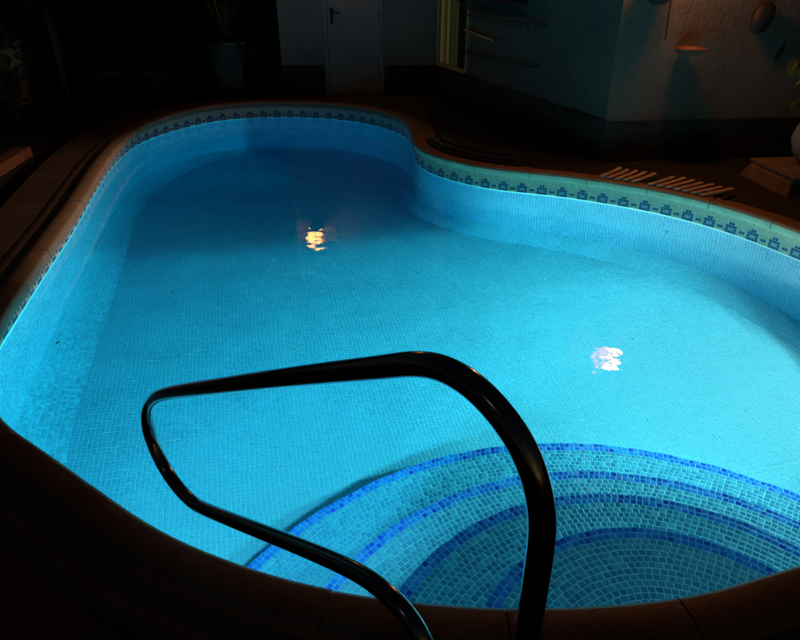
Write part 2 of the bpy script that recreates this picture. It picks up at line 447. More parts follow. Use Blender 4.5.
# frieze of flower tiles just above the water
PAT = ["...##...", "..####..", "#.#oo#.#", "..####.."]
def wall_pt(s, e):
    f = (s / PER * NR) % NR; i = int(f); t = f - i
    return off(i, ovh(i) + e).lerp(off(i + 1, ovh(i + 1) + e), t)
nf = round(PER / .176); ncol = nf * 8; ts = PER / ncol; nrow = 8
mb = MB()
colr = {'.': (.86, .64, .45), '#': (.012, .05, .20), 'o': (.45, .50, .55)}
rnd = random.Random(3)
for c in range(ncol):
    a, b = (wall_pt(q * ts, -.003) for q in (c, c + 1))
    for r in range(nrow):                    # row 0 lowest
        zt = -.2035 + (r + 1) * ts; zb = zt - ts
        if zb > -.062: break
        zt = min(zt, -.06)
        ch = PAT[3 - r][c % 8] if r < 4 else '.'
        k = rnd.uniform(.85, 1.1); cc = tuple(x * k for x in colr[ch])
        mb.add([(a.x, a.y, zb), (b.x, b.y, zb), (b.x, b.y, zt), (a.x, a.y, zt)], [(3, 2, 1, 0)], 0, [[(c, r), (c + 1, r), (c + 1, r + 1), (c, r + 1)][::-1]], cc)
under_pool(mb.build('tile_frieze', M_band))
mb = MB()                                    # pale grout fillet under the frieze, right at the water line
fil = [(-.001, -.224), (-.006, -.222), (-.007, -.208), (-.004, -.2035), (-.001, -.2035)]
for i in range(NR):
    a = [off(i, ovh(i) + d, z) for d, z in fil]; b = [off(i + 1, ovh(i + 1) + d, z) for d, z in fil]; L = len(fil)
    mb.add(a + b, [(q, q + 1, L + q + 1, L + q) for q in range(L - 1)])
under_pool(mb.build('grout_fillet', plain('pale_grout', (.74, .76, .70), .7, var=.12, scale=3, bump=.001), smooth=True))
# coping: separate stones with a raised rounded lip, mortar core in the joints
PROF = [(.17, -.066), (.004, -.064), (0, -.056), (0, -.020), (.006, -.008), (.020, 0), (.075, .004), (.115, 0), (.140, -.012), (.155, -.034), (.285, -.040), (.295, -.048), (.295, -.12)]
nst = round(PER / .50); mb = MB()
for k in range(nst):
    s0, s1 = k * PER / nst + .004, (k + 1) * PER / nst - .004
    dz = rnd.uniform(-.0015, .0015); dd = rnd.uniform(-.002, .002); J = 8
    vs = []
    for j in range(J + 1):
        s = s0 + (s1 - s0) * j / J
        for (d, z) in PROF: vs.append(offs(s, d + dd, z + dz))
    P = len(PROF); fs = []
    for j in range(J):
        for q in range(P - 1): fs.append((j*P+q, j*P+q+1, (j+1)*P+q+1, (j+1)*P+q))
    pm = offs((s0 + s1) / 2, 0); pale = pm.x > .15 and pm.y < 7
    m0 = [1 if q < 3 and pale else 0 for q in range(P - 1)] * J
    b = len(mb.f)
    mb.add(vs, fs)
    for q, mi in enumerate(m0): mb.m[b + q] = mi
    mb.add(vs[:P], [tuple(range(P))]); mb.add(vs[-P:], [tuple(range(P - 1, -1, -1))])
for i in range(NR):                          # mortar core
    pr = [(.17, -.07), (.006, -.060), (.005, -.02), (.018, -.007), (.08, -.002), (.135, -.016), (.15, -.039), (.285, -.045)]
    a = [off(i, d, z) for d, z in pr]; b = [off(i + 1, d, z) for d, z in pr]; L = len(pr)
    mb.add(a + b, [(q, q + 1, L + q + 1, L + q) for q in range(L - 1)], 2)
under_pool(mb.build('coping', [M_cop, M_lip, M_joint], smooth=True, angle=40))
# rounded steps
clip = [off(i, .12) for i in range(NR)]
clip = [(p.x, p.y) for p in clip if p.y < 3.9]
i0 = max(range(len(clip)), key=lambda i: math.dist(clip[i], clip[(i + 1) % len(clip)]))
clip = clip[i0 + 1:] + clip[:i0 + 1]
if sum(clip[i - 1][0] * clip[i][1] - clip[i][0] * clip[i - 1][1] for i in range(len(clip))) < 0: clip.reverse()
def sh(subj, clip):
    out = subj
    for i in range(len(clip)):
        ax, ay = clip[i - 1]; bx, by = clip[i]; inp = out; out = []
        side = lambda p: (bx - ax) * (p[1] - ay) - (by - ay) * (p[0] - ax)
        for j in range(len(inp)):
            p, q = inp[j - 1], inp[j]; sp, sq = side(p), side(q)
            if (sp >= 0) != (sq >= 0):
                t = sp / (sp - sq); out.append((p[0] + (q[0] - p[0]) * t, p[1] + (q[1] - p[1]) * t))
            if sq >= 0: out.append(q)
    return out
STEPS = [(.874, 1.107, .674, -.38), (.873, 1.067, 1.041, -.62), (.873, 1.001, 1.412, -.87), (.834, .934, 1.885, -1.17)]
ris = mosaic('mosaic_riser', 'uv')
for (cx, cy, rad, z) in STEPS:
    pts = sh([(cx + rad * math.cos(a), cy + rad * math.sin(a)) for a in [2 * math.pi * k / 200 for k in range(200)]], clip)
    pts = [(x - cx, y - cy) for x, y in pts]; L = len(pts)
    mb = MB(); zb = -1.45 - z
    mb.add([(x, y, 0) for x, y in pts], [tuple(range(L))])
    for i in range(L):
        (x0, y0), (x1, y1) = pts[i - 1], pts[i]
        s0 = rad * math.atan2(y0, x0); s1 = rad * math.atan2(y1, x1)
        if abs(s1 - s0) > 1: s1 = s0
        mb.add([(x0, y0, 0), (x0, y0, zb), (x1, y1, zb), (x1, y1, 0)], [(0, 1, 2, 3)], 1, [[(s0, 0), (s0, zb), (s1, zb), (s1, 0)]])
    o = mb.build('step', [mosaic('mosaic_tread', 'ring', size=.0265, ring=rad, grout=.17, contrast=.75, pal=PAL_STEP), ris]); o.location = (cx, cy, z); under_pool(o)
def light(name, typ, loc, power, col, parent=None, **k):
    L = bpy.data.lights.new(name, typ); L.energy = power; L.color = col
    for a, b in k.items(): setattr(L, a, b)
    o = bpy.data.objects.new(name, L); C.objects.link(o); o.location = loc
    if parent: o.parent = parent
    return o
# underwater lamps: the strong one in the right-hand wall, a weak unseen one added in the near wall to fill the left side
nn = N('lamp_lens'); em = nn.new('ShaderNodeEmission'); em.inputs[0].default_value = (.9, 1, 1, 1); em.inputs[1].default_value = 15
nn.nt.links.new(em.outputs[0], nn.out.inputs[0])
M_trim = plain('white_lamp_trim', (.7, .7, .7), .4, bump=0)
def pool_lamp(x, y, z, beams, col):
    li = int(near_s(x, y) / PER * NR + .5); lp = off(li, ovh(li) - .025, z); ln = -nor[li % NR]
    Mx = Matrix.Translation(lp) @ ln.to_track_quat('Z', 'Y').to_matrix().to_4x4()
    mb = MB(); mb.lathe([(.0, -.03), (.14, -.03), (.14, .0), (.13, .012), (.108, .014), (.105, .004), (.0, .004)], 40, cap=False)
    mb.v = [tuple(Mx @ Vector(p)) for p in mb.v]; po = under_pool(mb.build('underwater_lamp', M_trim, smooth=True))
    mb = MB(); mb.lathe([(.10, .006), (.08, .012), (.0, .016)], 40, cap=False); mb.v = [tuple(Mx @ Vector(p)) for p in mb.v]
    le = mb.build('lens', nn.mat, po, smooth=True); le.matrix_parent_inverse = pool.matrix_world.inverted()
    t = Vector((-ln.y, ln.x, 0))
    for power, aim, spread in beams:             # the lamp's strong forward beam and its weak wide spill
        lo = light('pool_lamp_light', 'AREA', (0, 0, 0), power, col, shape='DISK', size=.2, spread=R(spread))
        lo.matrix_world = Matrix.Translation(lp + ln * .03) @ (ln + t * aim[0] + Vector((0, 0, aim[1]))).to_track_quat('-Z', 'Y').to_matrix().to_4x4()
pool_lamp(3.03, 3.30, -.56, [(216, (-.32, .08), 134), (68, (0, .14), 179)], (1, .87, .71))
pool_lamp(-.52, 1.36, -.66, [(60, (.45, .02), 118)], (.35, .92, 1))  # added unseen lamp, fills the left side

# ------------------------------------------------------------------ water
n = N('pool_water')
g = n.new('ShaderNodeBsdfGlass'); g.inputs['IOR'].default_value = 1.333; g.inputs['Roughness'].default_value = 0.0
co = n.objco()
rip = n.m('ADD', n.noise(co, 2.6, 2)[0], n.m('MULTIPLY', n.noise(co, 14, 2)[0], .10))
n.put(g.inputs['Normal'], n.bump(rip, .005))
n.nt.links.new(g.outputs[0], n.out.inputs['Surface'])
ab = n.new('ShaderNodeVolumeAbsorption'); ab.inputs['Color'].default_value = (.28, .895, .965, 1); ab.inputs['Density'].default_value = 1.0
n.nt.links.new(ab.outputs[0], n.out.inputs['Volume'])
mb = MB()
rings = [(-.03, ZW), (-.008, ZW + .0006), (.008, ZW + .0022), (.020, ZW + .0052), (.026, ZW + .006), (.1, ZW + .006), (.1, -2.4)]
vs = [off(i, d + (ovh(i) - .028 if k else 0), z) for k, (d, z) in enumerate(rings) for i in range(NR)]
fs = []
for k in range(len(rings) - 1):
    for i in range(NR):
        fs.append((k * NR + i, (k + 1) * NR + i, (k + 1) * NR + (i + 1) % NR, k * NR + (i + 1) % NR))
fs.append(tuple(range(NR))); fs.append(tuple((len(rings) - 1) * NR + i for i in range(NR - 1, -1, -1)))
mb.add(vs, fs)
wo = mb.build('water', n.mat); tag(wo, kind='structure')
bm = bmesh.new(); bm.from_mesh(wo.data); bmesh.ops.recalc_face_normals(bm, faces=bm.faces)
for f in bm.faces: f.smooth = len(f.verts) == 4
for e in bm.edges:
    if len(e.link_faces) == 2 and e.calc_face_angle(0) > R(40): e.smooth = False
bm.to_mesh(wo.data); bm.free()

# ------------------------------------------------------------------ handrail
H0 = Vector((.19, .641, 0)); HU = Vector((-.9, .875, 0)).normalized()
HP = [(-.012, ZD), (-.012, .3), (-.012, .6), (-.012, .80), (-.010, .91), (.004, .977), (.034, 1.032), (.078, 1.070), (.13, 1.092), (.185, 1.093), (.24, 1.074), (.31, 1.036),
      (.53, .916), (.85, .737), (1.12, .585), (1.25, .502), (1.325, .43), (1.365, .35), (1.365, .275), (1.32, .20), (1.24, .16), (1.15, .158), (1.06, .19), (.82, .300), (.60, .402), (.46, .463),
      (.37, .495), (.30, .502), (.245, .488), (.205, .455), (.185, .40), (.180, .3), (.180, .12), (.180, ZD)]
def cat_open(P, n=8):
    P = [P[0]] + P + [P[-1]]; out = []
    for i in range(1, len(P) - 2):
        p0, p1, p2, p3 = (Vector((*P[k], 0)) for k in (i - 1, i, i + 1, i + 2))
        for j in range(n):
            t = j / n; out.append(.5 * ((2*p1) + (-p0+p2)*t + (2*p0-5*p1+4*p2-p3)*t*t + (-p0+3*p1-3*p2+p3)*t**3))
    out.append(Vector((*P[-1], 0))); return out
hp = cat_open(HP)
for _ in range(3): hp = [hp[0]] + [(hp[i - 1] + hp[i] * 2 + hp[i + 1]) / 4 for i in range(1, len(hp) - 1)] + [hp[-1]]
rail = empty('handrail', (H0.x, H0.y, ZD), 0, 'polished steel pool handrail looping out over the steps', 'handrail')
mb = MB(); mb.tube([HU * p.x + Vector((0, 0, p.y - ZD)) for p in hp], .0200, 28)
mb.build('rail', M_steel, rail, smooth=True)
for s in (-.012, .180):
    mb = MB(); mb.lathe([(.056, 0.001), (.056, .006), (.046, .018), (.028, .024), (.0225, .03)], 32, HU * s, cap=False)
    mb.build('base_flange', M_steel, rail, smooth=True)

# ------------------------------------------------------------------ house on the right
A = Vector((.53, 9.65, 0)); B = Vector((1.9, 6.07, 0)); FD = Vector((1.68, .20, 0)).normalized(); SD = (B - A).normalized()
SN = Vector((-SD.y, SD.x, 0)); SN = SN if SN.x < 0 else -SN          # outward normal of the side wall
FN = Vector((FD.y, -FD.x, 0))                                         # outward normal of the front wall
house = empty('house', (B.x, B.y, ZD), 0, 'white rendered house corner with dark stone skirting behind the pool', 'house')
HO = Vector((B.x, B.y, ZD))
def W(p): return tuple(Vector(p) - HO)
E1 = B + FD * 7.0; E2 = Vector((8.6, 12.5, 0)); E3 = Vector((.53, 12.5, 0))
def prism(mb, poly, z0, z1, o=HO):
    L = len(poly)
    vs = [Vector((p.x, p.y, z0)) - o for p in poly] + [Vector((p.x, p.y, z1)) - o for p in poly]
    fs = [tuple(range(L - 1, -1, -1)), tuple(range(L, 2 * L))] + [(i, (i + 1) % L, L + (i + 1) % L, L + i) for i in range(L)]
    mb.add(vs, fs)
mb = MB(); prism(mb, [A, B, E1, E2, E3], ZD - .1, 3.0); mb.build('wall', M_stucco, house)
mb = MB(); prism(mb, [A + SN * .25 + FN * 0, B + SN * .25 + FN * .25, E1 + FN * .25, E2 + Vector((.2, .2, 0)), E3 + Vector((-.2, .2, 0))], 3.0, 3.14); mb.build('roof', M_brownstone, house)
# skirting, 25 mm proud of the wall, its top uneven
def skirt(mb, p0, d, length, nrm, z0, z1, o, th=.025, step=.35):
    nseg = max(1, int(length / step)); vs = []
    for k in range(nseg + 1):
        p = p0 + d * (length * k / nseg); zt = z1 + .012 * noise.noise(p * 2.3)
        for q, z in ((p + nrm * th, z0), (p + nrm * th, zt), (p - nrm * .002, zt + .004)): vs.append(Vector((q.x, q.y, z)) - o)
    fs = []
    for k in range(nseg): 
        for q in range(2): fs.append((k*3+q, (k+1)*3+q, (k+1)*3+q+1, k*3+q+1))
    mb.add(vs, fs)
mb = MB()
skirt(mb, A + SD * .03, SD, (B - A).length - .03 + .025, SN, ZD, .335, HO)
skirt(mb, B - FD * .025, FD, 7.0, FN, ZD, .322, HO)
mb.build('skirting', M_dado, house)
# lit window with striped curtain in the side wall (s .1 .. .98 m from the far corner)
def side(s, z, d=0.0): p = A + SD * s + SN * d; return Vector((p.x, p.y, z)) - HO
def side_box(mb, s0, s1, z0, z1, d0, d1, mi=0):
    vs = [side(s, z, d) for d in (d0, d1) for s, z in ((s0, z0), (s1, z0), (s1, z1), (s0, z1))]
    mb.add(vs, [(0,1,2,3),(7,6,5,4),(0,4,5,1),(1,5,6,2),(2,6,7,3),(3,7,4,0)], mi)
win = MB(); side_box(win, .08, .99, .40, 2.3, .004, .012)
nn = N('dark_window_glass'); nn.bsdf((.015, .018, .016), .12); wob = win.build('window', nn.mat, house)
fr = MB()
for a in ((.06, .115, .38, 2.34), (.955, 1.01, .38, 2.34), (.115, .955, 2.28, 2.34), (.115, .955, .36, .41)): side_box(fr, *a, .0, .05)
fr.build('frame', plain('ochre_frame', (.42, .28, .12), .6), wob)
cu = MB(); ns = 46; vs = []
for k in range(ns + 1):
    s = .125 + .56 * k / ns; d = .030 + .012 * math.sin(k * 1.9) + .004 * math.sin(k * .7)
    vs += [side(s, .415, d), side(s, 2.27, d)]
cu.add(vs, [(2*k, 2*k+2, 2*k+3, 2*k+1) for k in range(ns)])
n = N('striped_curtain'); x, y, z = n.xyz(n.objco())
sx = n.m('ADD', n.m('MULTIPLY', x, SD.x), n.m('MULTIPLY', y, SD.y))
st = n.white(n.comb(n.m('FLOOR', n.m('MULTIPLY', sx, 15)), 0.0))[0]
cc = n.ramp(st, [(0, (.03, .05, .015)), (.35, (.16, .16, .04)), (.6, (.05, .08, .02)), (.8, (.45, .36, .14)), (1, (.30, .28, .10))])
n.bsdf(cc, .9, spec=.1, **{'Emission Color': cc, 'Emission Strength': .05}); cu.build('curtain', n.mat, wob, smooth=True, angle=0)

# things fixed to the side wall
def wall_rod(name, label, s0, z0, s1, z1, mat, bumps=0, dist=.07, group=None, endcap=None):
    o = empty(name, A + SD * s0 + SN * 0 + Vector((0, 0, z0)), 0, label, 'rod', group); o0 = o.location.copy()
    P = lambda s, z, d: A + SD * s + SN * d + Vector((0, 0, z)) - o0
    mb = MB(); mb.tube([P(s0, z0, dist), P((s0+s1)/2, (z0+z1)/2 - .006, dist), P(s1, z1, dist)], .011, 10); mb.build('bar', mat, o, smooth=True)
    for s in (s0 + .03, s1 - .03):
        z = z0 + (z1 - z0) * (s - s0) / (s1 - s0)
        b = MB(); b.tube([P(s, z, 0), P(s, z, dist)], .012, 8); b.build('bracket', M_rust, o, smooth=True)
    for k in range(bumps):
        s = s0 + (s1 - s0) * (.45 + .5 * k / max(1, bumps - 1)); z = z0 + (z1 - z0) * (s - s0) / (s1 - s0)
        b = MB(); b.tube([P(s, z + .012, dist), P(s, z - .045, dist + .01), P(s + .015, z - .06, dist + .03), P(s + .02, z - .045, dist + .045)], .005, 6); b.build('hook', M_rust, o)
    if endcap:
        b = MB(); b.tube([P(s1, z1, dist), P(s1 + .05, z1, dist)], .024, 12); b.build('end_cap', M_black, o, smooth=True)
    return o
wall_rod('wall_rod', 'long upper metal rod with hooks and a dark end cap on the house wall', .93, 1.05, 2.70, 1.065, M_rust, 7, endcap=True)
wall_rod('wall_rod', 'short slanting metal rod with bright tip between the two longer rods', .95, .885, 1.72, .825, M_rod)
wall_rod('wall_rod', 'long lowest metal rod on the white house wall nearest the skirting', .98, .63, 2.64, .656, M_rust)
# iron grille basket above the rods
gr = empty('iron_basket', A + SD * 1.6 + Vector((0, 0, 1.15)), 0, 'black iron window grille with short bars below on the house wall', 'grille'); g0 = gr.location.copy()
def SP(s, z, d): p = A + SD * s + SN * d; return Vector((p.x, p.y, z)) - g0
mb = MB()
for z in (1.24, 1.30, 1.42, 1.6, 1.8):
    mb.tube([SP(.95, z, .0), SP(.95, z, .22), SP(2.28, z, .22), SP(2.28, z, 0)], .014, 6)
mb.build('frame', M_black, gr)
for k in range(15):
    s = .98 + 1.28 * k / 14
    b = MB(); b.tube([SP(s, 1.8, .22), SP(s, 1.24, .22), SP(s + .02, 1.13, .10), SP(s + .03, 1.12, .02)], .010, 6); b.build('bar', M_black, gr)
b = MB(); vs = [SP(s, z, d) for s, z, d in ((.97, 1.245, .02), (2.26, 1.245, .02), (2.26, 1.245, .20), (.97, 1.245, .20), (.97, 1.40, .02), (2.26, 1.40, .02), (2.26, 1.40, .20), (.97, 1.40, .20))]
b.add(vs, [(0,1,2,3),(4,5,6,7),(0,1,5,4),(1,2,6,5),(2,3,7,6),(3,0,4,7)]); b.build('trough', M_black, gr)

# things hanging at the front wall
def fr_pt(s, z, d): p = B + FD * s + FN * d; return Vector((p.x, p.y, z))
o = empty('hanging_rod', fr_pt(.38, 1.03, .09), 0, 'thin dark rod hanging straight down left of the copper bowl', 'rod')
mb = MB(); mb.tube([fr_pt(.36, 1.75, .09) - o.location, fr_pt(.375, 1.35, .09) - o.location, fr_pt(.39, 1.03, .09) - o.location], .008, 8); mb.build('rod', M_black, o)
mb = MB(); mb.tube([fr_pt(.36, 1.75, -.005) - o.location, fr_pt(.36, 1.75, .09) - o.location], .008, 8); mb.build('hook', M_black, o)
bowl_c = fr_pt(.60, .90, .16)
o = empty('hanging_bowl', bowl_c, 0, 'round copper bowl hanging on thin cords from the front house wall', 'bowl')
mb = MB(); mb.lathe([(.0, 0), (.06, .003), (.105, .022), (.128, .055), (.134, .062), (.130, .064), (.122, .056), (.10, .028), (.055, .012), (.0, .009)], 40, cap=False)
mb.build('bowl', M_cu, o, smooth=True)
for k in range(3):
    a = 2.2 + k * 2.094
    b = MB(); b.tube([(.13 * math.cos(a), .13 * math.sin(a), .06), (.012 * math.cos(a), .012 * math.sin(a), .80)], .003, 6); b.build('cord', M_cord, o)
b = MB(); b.tube([(0, 0, .80), (0, 0, .84), Vector((0, 0, .86)) - FN * .165], .005, 8); b.build('hook', M_black, o)
o = empty('wall_gourd', fr_pt(1.255, 1.19, .075), 0, 'dark oval clay ornament tilted on the rough lit patch of wall', 'ornament')
mb = MB(); mb.lathe([(.0, -.135), (.035, -.128), (.072, -.09), (.092, -.03), (.094, .02), (.080, .075), (.055, .11), (.024, .13), (.0, .135)], 28, cap=False)
Mo = Matrix.Rotation(R(-20), 4, FN) @ Matrix.Diagonal((1, .62, 1, 1)); mb.v = [tuple(Mo @ Vector(p)) for p in mb.v]; mb.build('body', M_clay, o, smooth=True)
b = MB(); b.tube([Mo @ Vector((0, 0, .13)), Mo @ Vector((0, .03, .17)), Vector((.05, .06, .2))], .004, 6); b.build('hanger', M_cord, o)
o = empty('wall_ornament', fr_pt(1.55, .90, .012), 0, 'small dark leaf shaped ornament low on the brown lit wall', 'ornament')
mb = MB(); L = 14
vs = []
for k in range(L + 1):
    t = k / L; w = .030 * math.sin(math.pi * t) ** .8 + .001; c = FD * (.05 * (t - .5)) + Vector((0, 0, .16 * (t - .5)))
    for sgn in (-1, 0, 1): vs.append(c + FD * (w * sgn) - FN * -1 * (.012 if sgn == 0 else .002))
mb.add(vs, [(k*3+q, k*3+q+1, k*3+3+q+1, k*3+3+q) for k in range(L) for q in range(2)]); mb.build('leaf', M_clay, o, smooth=True)
o = empty('hanging_pot', fr_pt(.24, 1.30, .14), 0, 'dark hanging pot whose rounded bottom shows at the top above the rod', 'pot')
mb = MB(); mb.lathe([(.0, 0), (.05, .004), (.085, .03), (.11, .10), (.115, .16), (.105, .16), (.09, .05), (.0, .02)], 28, cap=False); mb.build('pot', M_clay, o, smooth=True)
b = MB(); b.tube([(-.11, 0, .15), (0, 0, .42), (.11, 0, .15)], .004, 6); b.build('cord', M_cord, o)
b = MB(); b.tube([Vector((0, 0, .42)), Vector((0, 0, .45)), Vector((0, 0, .46)) - FN * .145], .006, 8); b.build('hook', M_black, o)

# ------------------------------------------------------------------ outbuilding with the white door
YF = 9.65
ob = empty('outbuilding', (-.6, YF, ZD), 0, 'low white outbuilding with a plain white door at the far end', 'outbuilding'); OB = Vector((-.6, YF, ZD))
mb = MB()
def obx(mb, x0, x1, y0, y1, z0, z1, mi=0): mb.box(x0 - OB.x, x1 - OB.x, y0 - OB.y, y1 - OB.y, z0 - OB.z, z1 - OB.z, mi)
obx(mb, -1.67, -1.045, YF, YF + 2.6, ZD - .1, 2.9); obx(mb, -.235, .525, YF, YF + 2.6, ZD - .1, 2.9); obx(mb, -1.045, -.235, YF, YF + 2.6, 2.02, 2.9)
obx(mb, -1.045, -.235, YF + .12, YF + 2.6, ZD - .1, 2.02)
mb.build('wall', M_smooth, ob)
for x0, ln_ in ((-1.69, .62), (-.21, .715)):
    mb = MB(); skirt(mb, Vector((x0, YF, 0)), Vector((1, 0, 0)), ln_, Vector((0, -1, 0)), ZD, .345, OB); mb.build('skirting', M_dado, ob)
mb = MB(); obx(mb, -1.0, -.28, YF + .01, YF + .06, ZD + .01, 1.98); dr = mb.build('door', M_door, ob, bevel=.004)
mb = MB(); obx(mb, -1.043, -1.004, YF - .012, YF + .08, ZD, 2.018); obx(mb, -.276, -.237, YF - .012, YF + .08, ZD, 2.018); obx(mb, -1.004, -.276, YF - .012, YF + .08, 1.984, 2.018)
mb.build('frame', M_door, dr)
mb = MB(); obx(mb, -1.0, -.28, YF - .035, YF + .03, ZD, ZD + .012); mb.build('threshold', M_dgrey, dr)
for zz in (.22, 1.0, 1.75):
    mb = MB(); mb.tube([Vector((-.279, YF - .004, zz - .05)) - OB, Vector((-.279, YF - .004, zz + .05)) - OB], .009, 8); mb.build('hinge', M_rust, dr)
mb = MB(); obx(mb, -.955, -.915, YF - .002, YF + .009, .88, 1.08)
mb.tube([Vector((-.935, YF, 1.02)) - OB, Vector((-.935, YF - .055, 1.02)) - OB, Vector((-.915, YF - .06, 1.02)) - OB, Vector((-.82, YF - .058, 1.015)) - OB], .011, 10)
mb.build('handle', M_black, dr)

# ------------------------------------------------------------------ wall lanterns (out of frame, seen mirrored in the water)
def lantern_mesh(loc, nrm, label, glow, power, tint, rb=.118):
    o = empty('wall_lantern', loc, math.atan2(nrm.y, nrm.x), label, 'lantern', 'wall lanterns'); o.scale = (1.35, 1.75, 1.2)
    mb = MB(); mb.box(-.115, -.10, -.06, .06, -.12, .16); mb.tube([(-.10, 0, .12), (-.03, 0, .19), (0, 0, .165)], .010, 8); mb.build('bracket', M_black, o)
    mb = MB(); mb.lathe([(.0, .185), (.03, .18), (.125, .108), (.125, .100), (.0, .10)], 6, cap=False); mb.build('cap', M_black, o)
    mb = MB(); mb.lathe([(.0, -.15), (.02, -.145), (.03, -.12), (rb, -.105), (rb, -.097), (.0, -.095)], 6, cap=False); mb.build('base', M_black, o)
    mb = MB()
    for k in range(6):
        a = k * math.pi / 3; mb.tube([(.070 * math.cos(a), .070 * math.sin(a), -.10), (.096 * math.cos(a), .096 * math.sin(a), .10)], .005, 5)
    mb.build('cage', M_black, o)
    nn = N('lantern_glow'); e = nn.new('ShaderNodeEmission'); 
    x, y, z = nn.xyz(nn.objco())
    nn.put(e.inputs[0], (*tint, 1)); e.inputs[1].default_value = glow; nn.nt.links.new(e.outputs[0], nn.out.inputs[0])
    mb = MB(); mb.lathe([(.0, -.085), (.05, -.08), (.074, .0), (.084, .085), (.0, .094)], 18, cap=False); mb.build('glass', nn.mat, o, smooth=True)
    if power: light('lantern_light', 'POINT', (.10, 0, 0), power, (1, .34, .09), o, shadow_soft_size=.11)
    return o
L1 = lantern_mesh(Vector((-1.33, YF - .16, 1.76)), Vector((0, -1, 0)), 'black iron wall lantern glowing orange above the white outbuilding wall', 10, 5, (1, .40, .06))
L2 = lantern_mesh(fr_pt(.345, 1.79, .16), FN, 'black iron wall lantern glowing orange high on the front house wall', 10, 34, (1, .08, .0), .07)
sp = light('coping_spot', 'SPOT', (0, 0, 0), 560, (1, .66, .42), None, spot_size=R(46), spot_blend=.9, shadow_soft_size=.07)  # added spot at the lantern, aimed to brighten the left coping
sl = L2.location + FN * .14; sp.matrix_world = Matrix.Translation(sl) @ (Vector((-3.3, 5.0, -.2)) - sl).to_track_quat('-Z', 'Y').to_matrix().to_4x4()

# ------------------------------------------------------------------ things round the pool
# folded dark cover lying along the coping bump
s0, s1 = near_s(.16, 6.75), near_s(1.02, 5.60)
if s1 < s0: s0, s1 = s1, s0
cv = empty('folded_cover', offs((s0 + s1) / 2, .4, ZD), 0, 'dark folded pool cover lying in curved layers along the coping', 'pool cover'); c0 = cv.location.copy()
for k, (d0, d1, z0, z1, e0, e1) in enumerate([(.145, .50, -.028, .022, 0, 0), (.20, .47, .022, .050, .04, .05), (.27, .45, .050, .074, .10, .14)]):
    mb = MB(); J = 30; vs = []
    prof = [(d0 + .02, z0), (d0 + .004, z0 + .008), (d0, (z0 + z1) / 2), (d0 + .006, z1 - .006), (d0 + .03, z1), ((d0 + d1) / 2, z1 - .006), (d1 - .02, z1), (d1, (z0 + z1) / 2), (d1 - .02, z0)]
    for j in range(J + 1):
        s = s0 + e0 + (s1 - e1 - s0 - e0) * j / J; wv = .010 * noise.noise(Vector((s * 4, k * 3.3, 0)))
        for d, z in prof: vs.append(offs(s, d + wv, z + .3 * wv * (d > d0 + .1)) - c0)
    P = len(prof)
    fs = [(j*P+q, j*P+(q+1) % P, (j+1)*P+(q+1) % P, (j+1)*P+q) for j in range(J) for q in range(P)]
    fs += [tuple(range(P)), tuple(J * P + q for q in range(P - 1, -1, -1))]
    mb.add(vs, fs); mb.build('layer', M_rubber, cv, smooth=True, angle=50)
# pale raised strips standing in for stripes of light across the coping
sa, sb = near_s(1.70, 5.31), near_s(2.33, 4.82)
sm = empty('light_stripes', offs((sa + sb) / 2, .2, ZD), 0, 'pale strips shaped as stripes of light across the terracotta coping on the right', 'mat'); m0 = sm.location.copy()  # not a mat: the strips stand in for stripes of light
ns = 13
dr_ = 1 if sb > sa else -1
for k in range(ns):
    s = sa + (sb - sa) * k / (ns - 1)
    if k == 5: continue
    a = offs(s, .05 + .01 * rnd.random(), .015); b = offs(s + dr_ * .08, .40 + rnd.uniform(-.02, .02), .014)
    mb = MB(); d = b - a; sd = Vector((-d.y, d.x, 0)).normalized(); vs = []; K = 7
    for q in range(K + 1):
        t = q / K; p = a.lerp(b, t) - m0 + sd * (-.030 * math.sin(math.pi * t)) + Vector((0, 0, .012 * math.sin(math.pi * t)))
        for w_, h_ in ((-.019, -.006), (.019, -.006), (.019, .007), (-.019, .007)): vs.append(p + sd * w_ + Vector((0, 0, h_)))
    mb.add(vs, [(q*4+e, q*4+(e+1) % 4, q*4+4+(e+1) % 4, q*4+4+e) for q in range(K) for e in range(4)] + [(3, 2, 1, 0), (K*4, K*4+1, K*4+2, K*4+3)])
    mb.build('light_stripe', M_stripe, sm, bevel=.004)
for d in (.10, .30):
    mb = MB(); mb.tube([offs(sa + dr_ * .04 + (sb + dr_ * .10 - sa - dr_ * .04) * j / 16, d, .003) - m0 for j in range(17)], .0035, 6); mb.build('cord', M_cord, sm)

# planter group on the right
pe = empty('stone_plinth', (3.52, 5.32, ZD), .1, 'brown stone plinth carrying the grey pot at the right edge', 'plinth')
mb = MB(); mb.add([(-.48, -.34, 0), (.48, -.34, 0), (.48, .34, 0), (-.48, .34, 0), (-.43, -.28, .13), (.43, -.28, .13), (.43, .28, .13), (-.43, .28, .13)], [(3,2,1,0),(4,5,6,7),(0,1,5,4),(1,2,6,5),(2,3,7,6),(3,0,4,7)])
mb.build('block', M_brownstone, pe, bevel=.015)
mb = MB(); mb.box(-.43, .43, -.30, .30, .13, .165); mb.build('slab', M_brownstone, pe, bevel=.008)

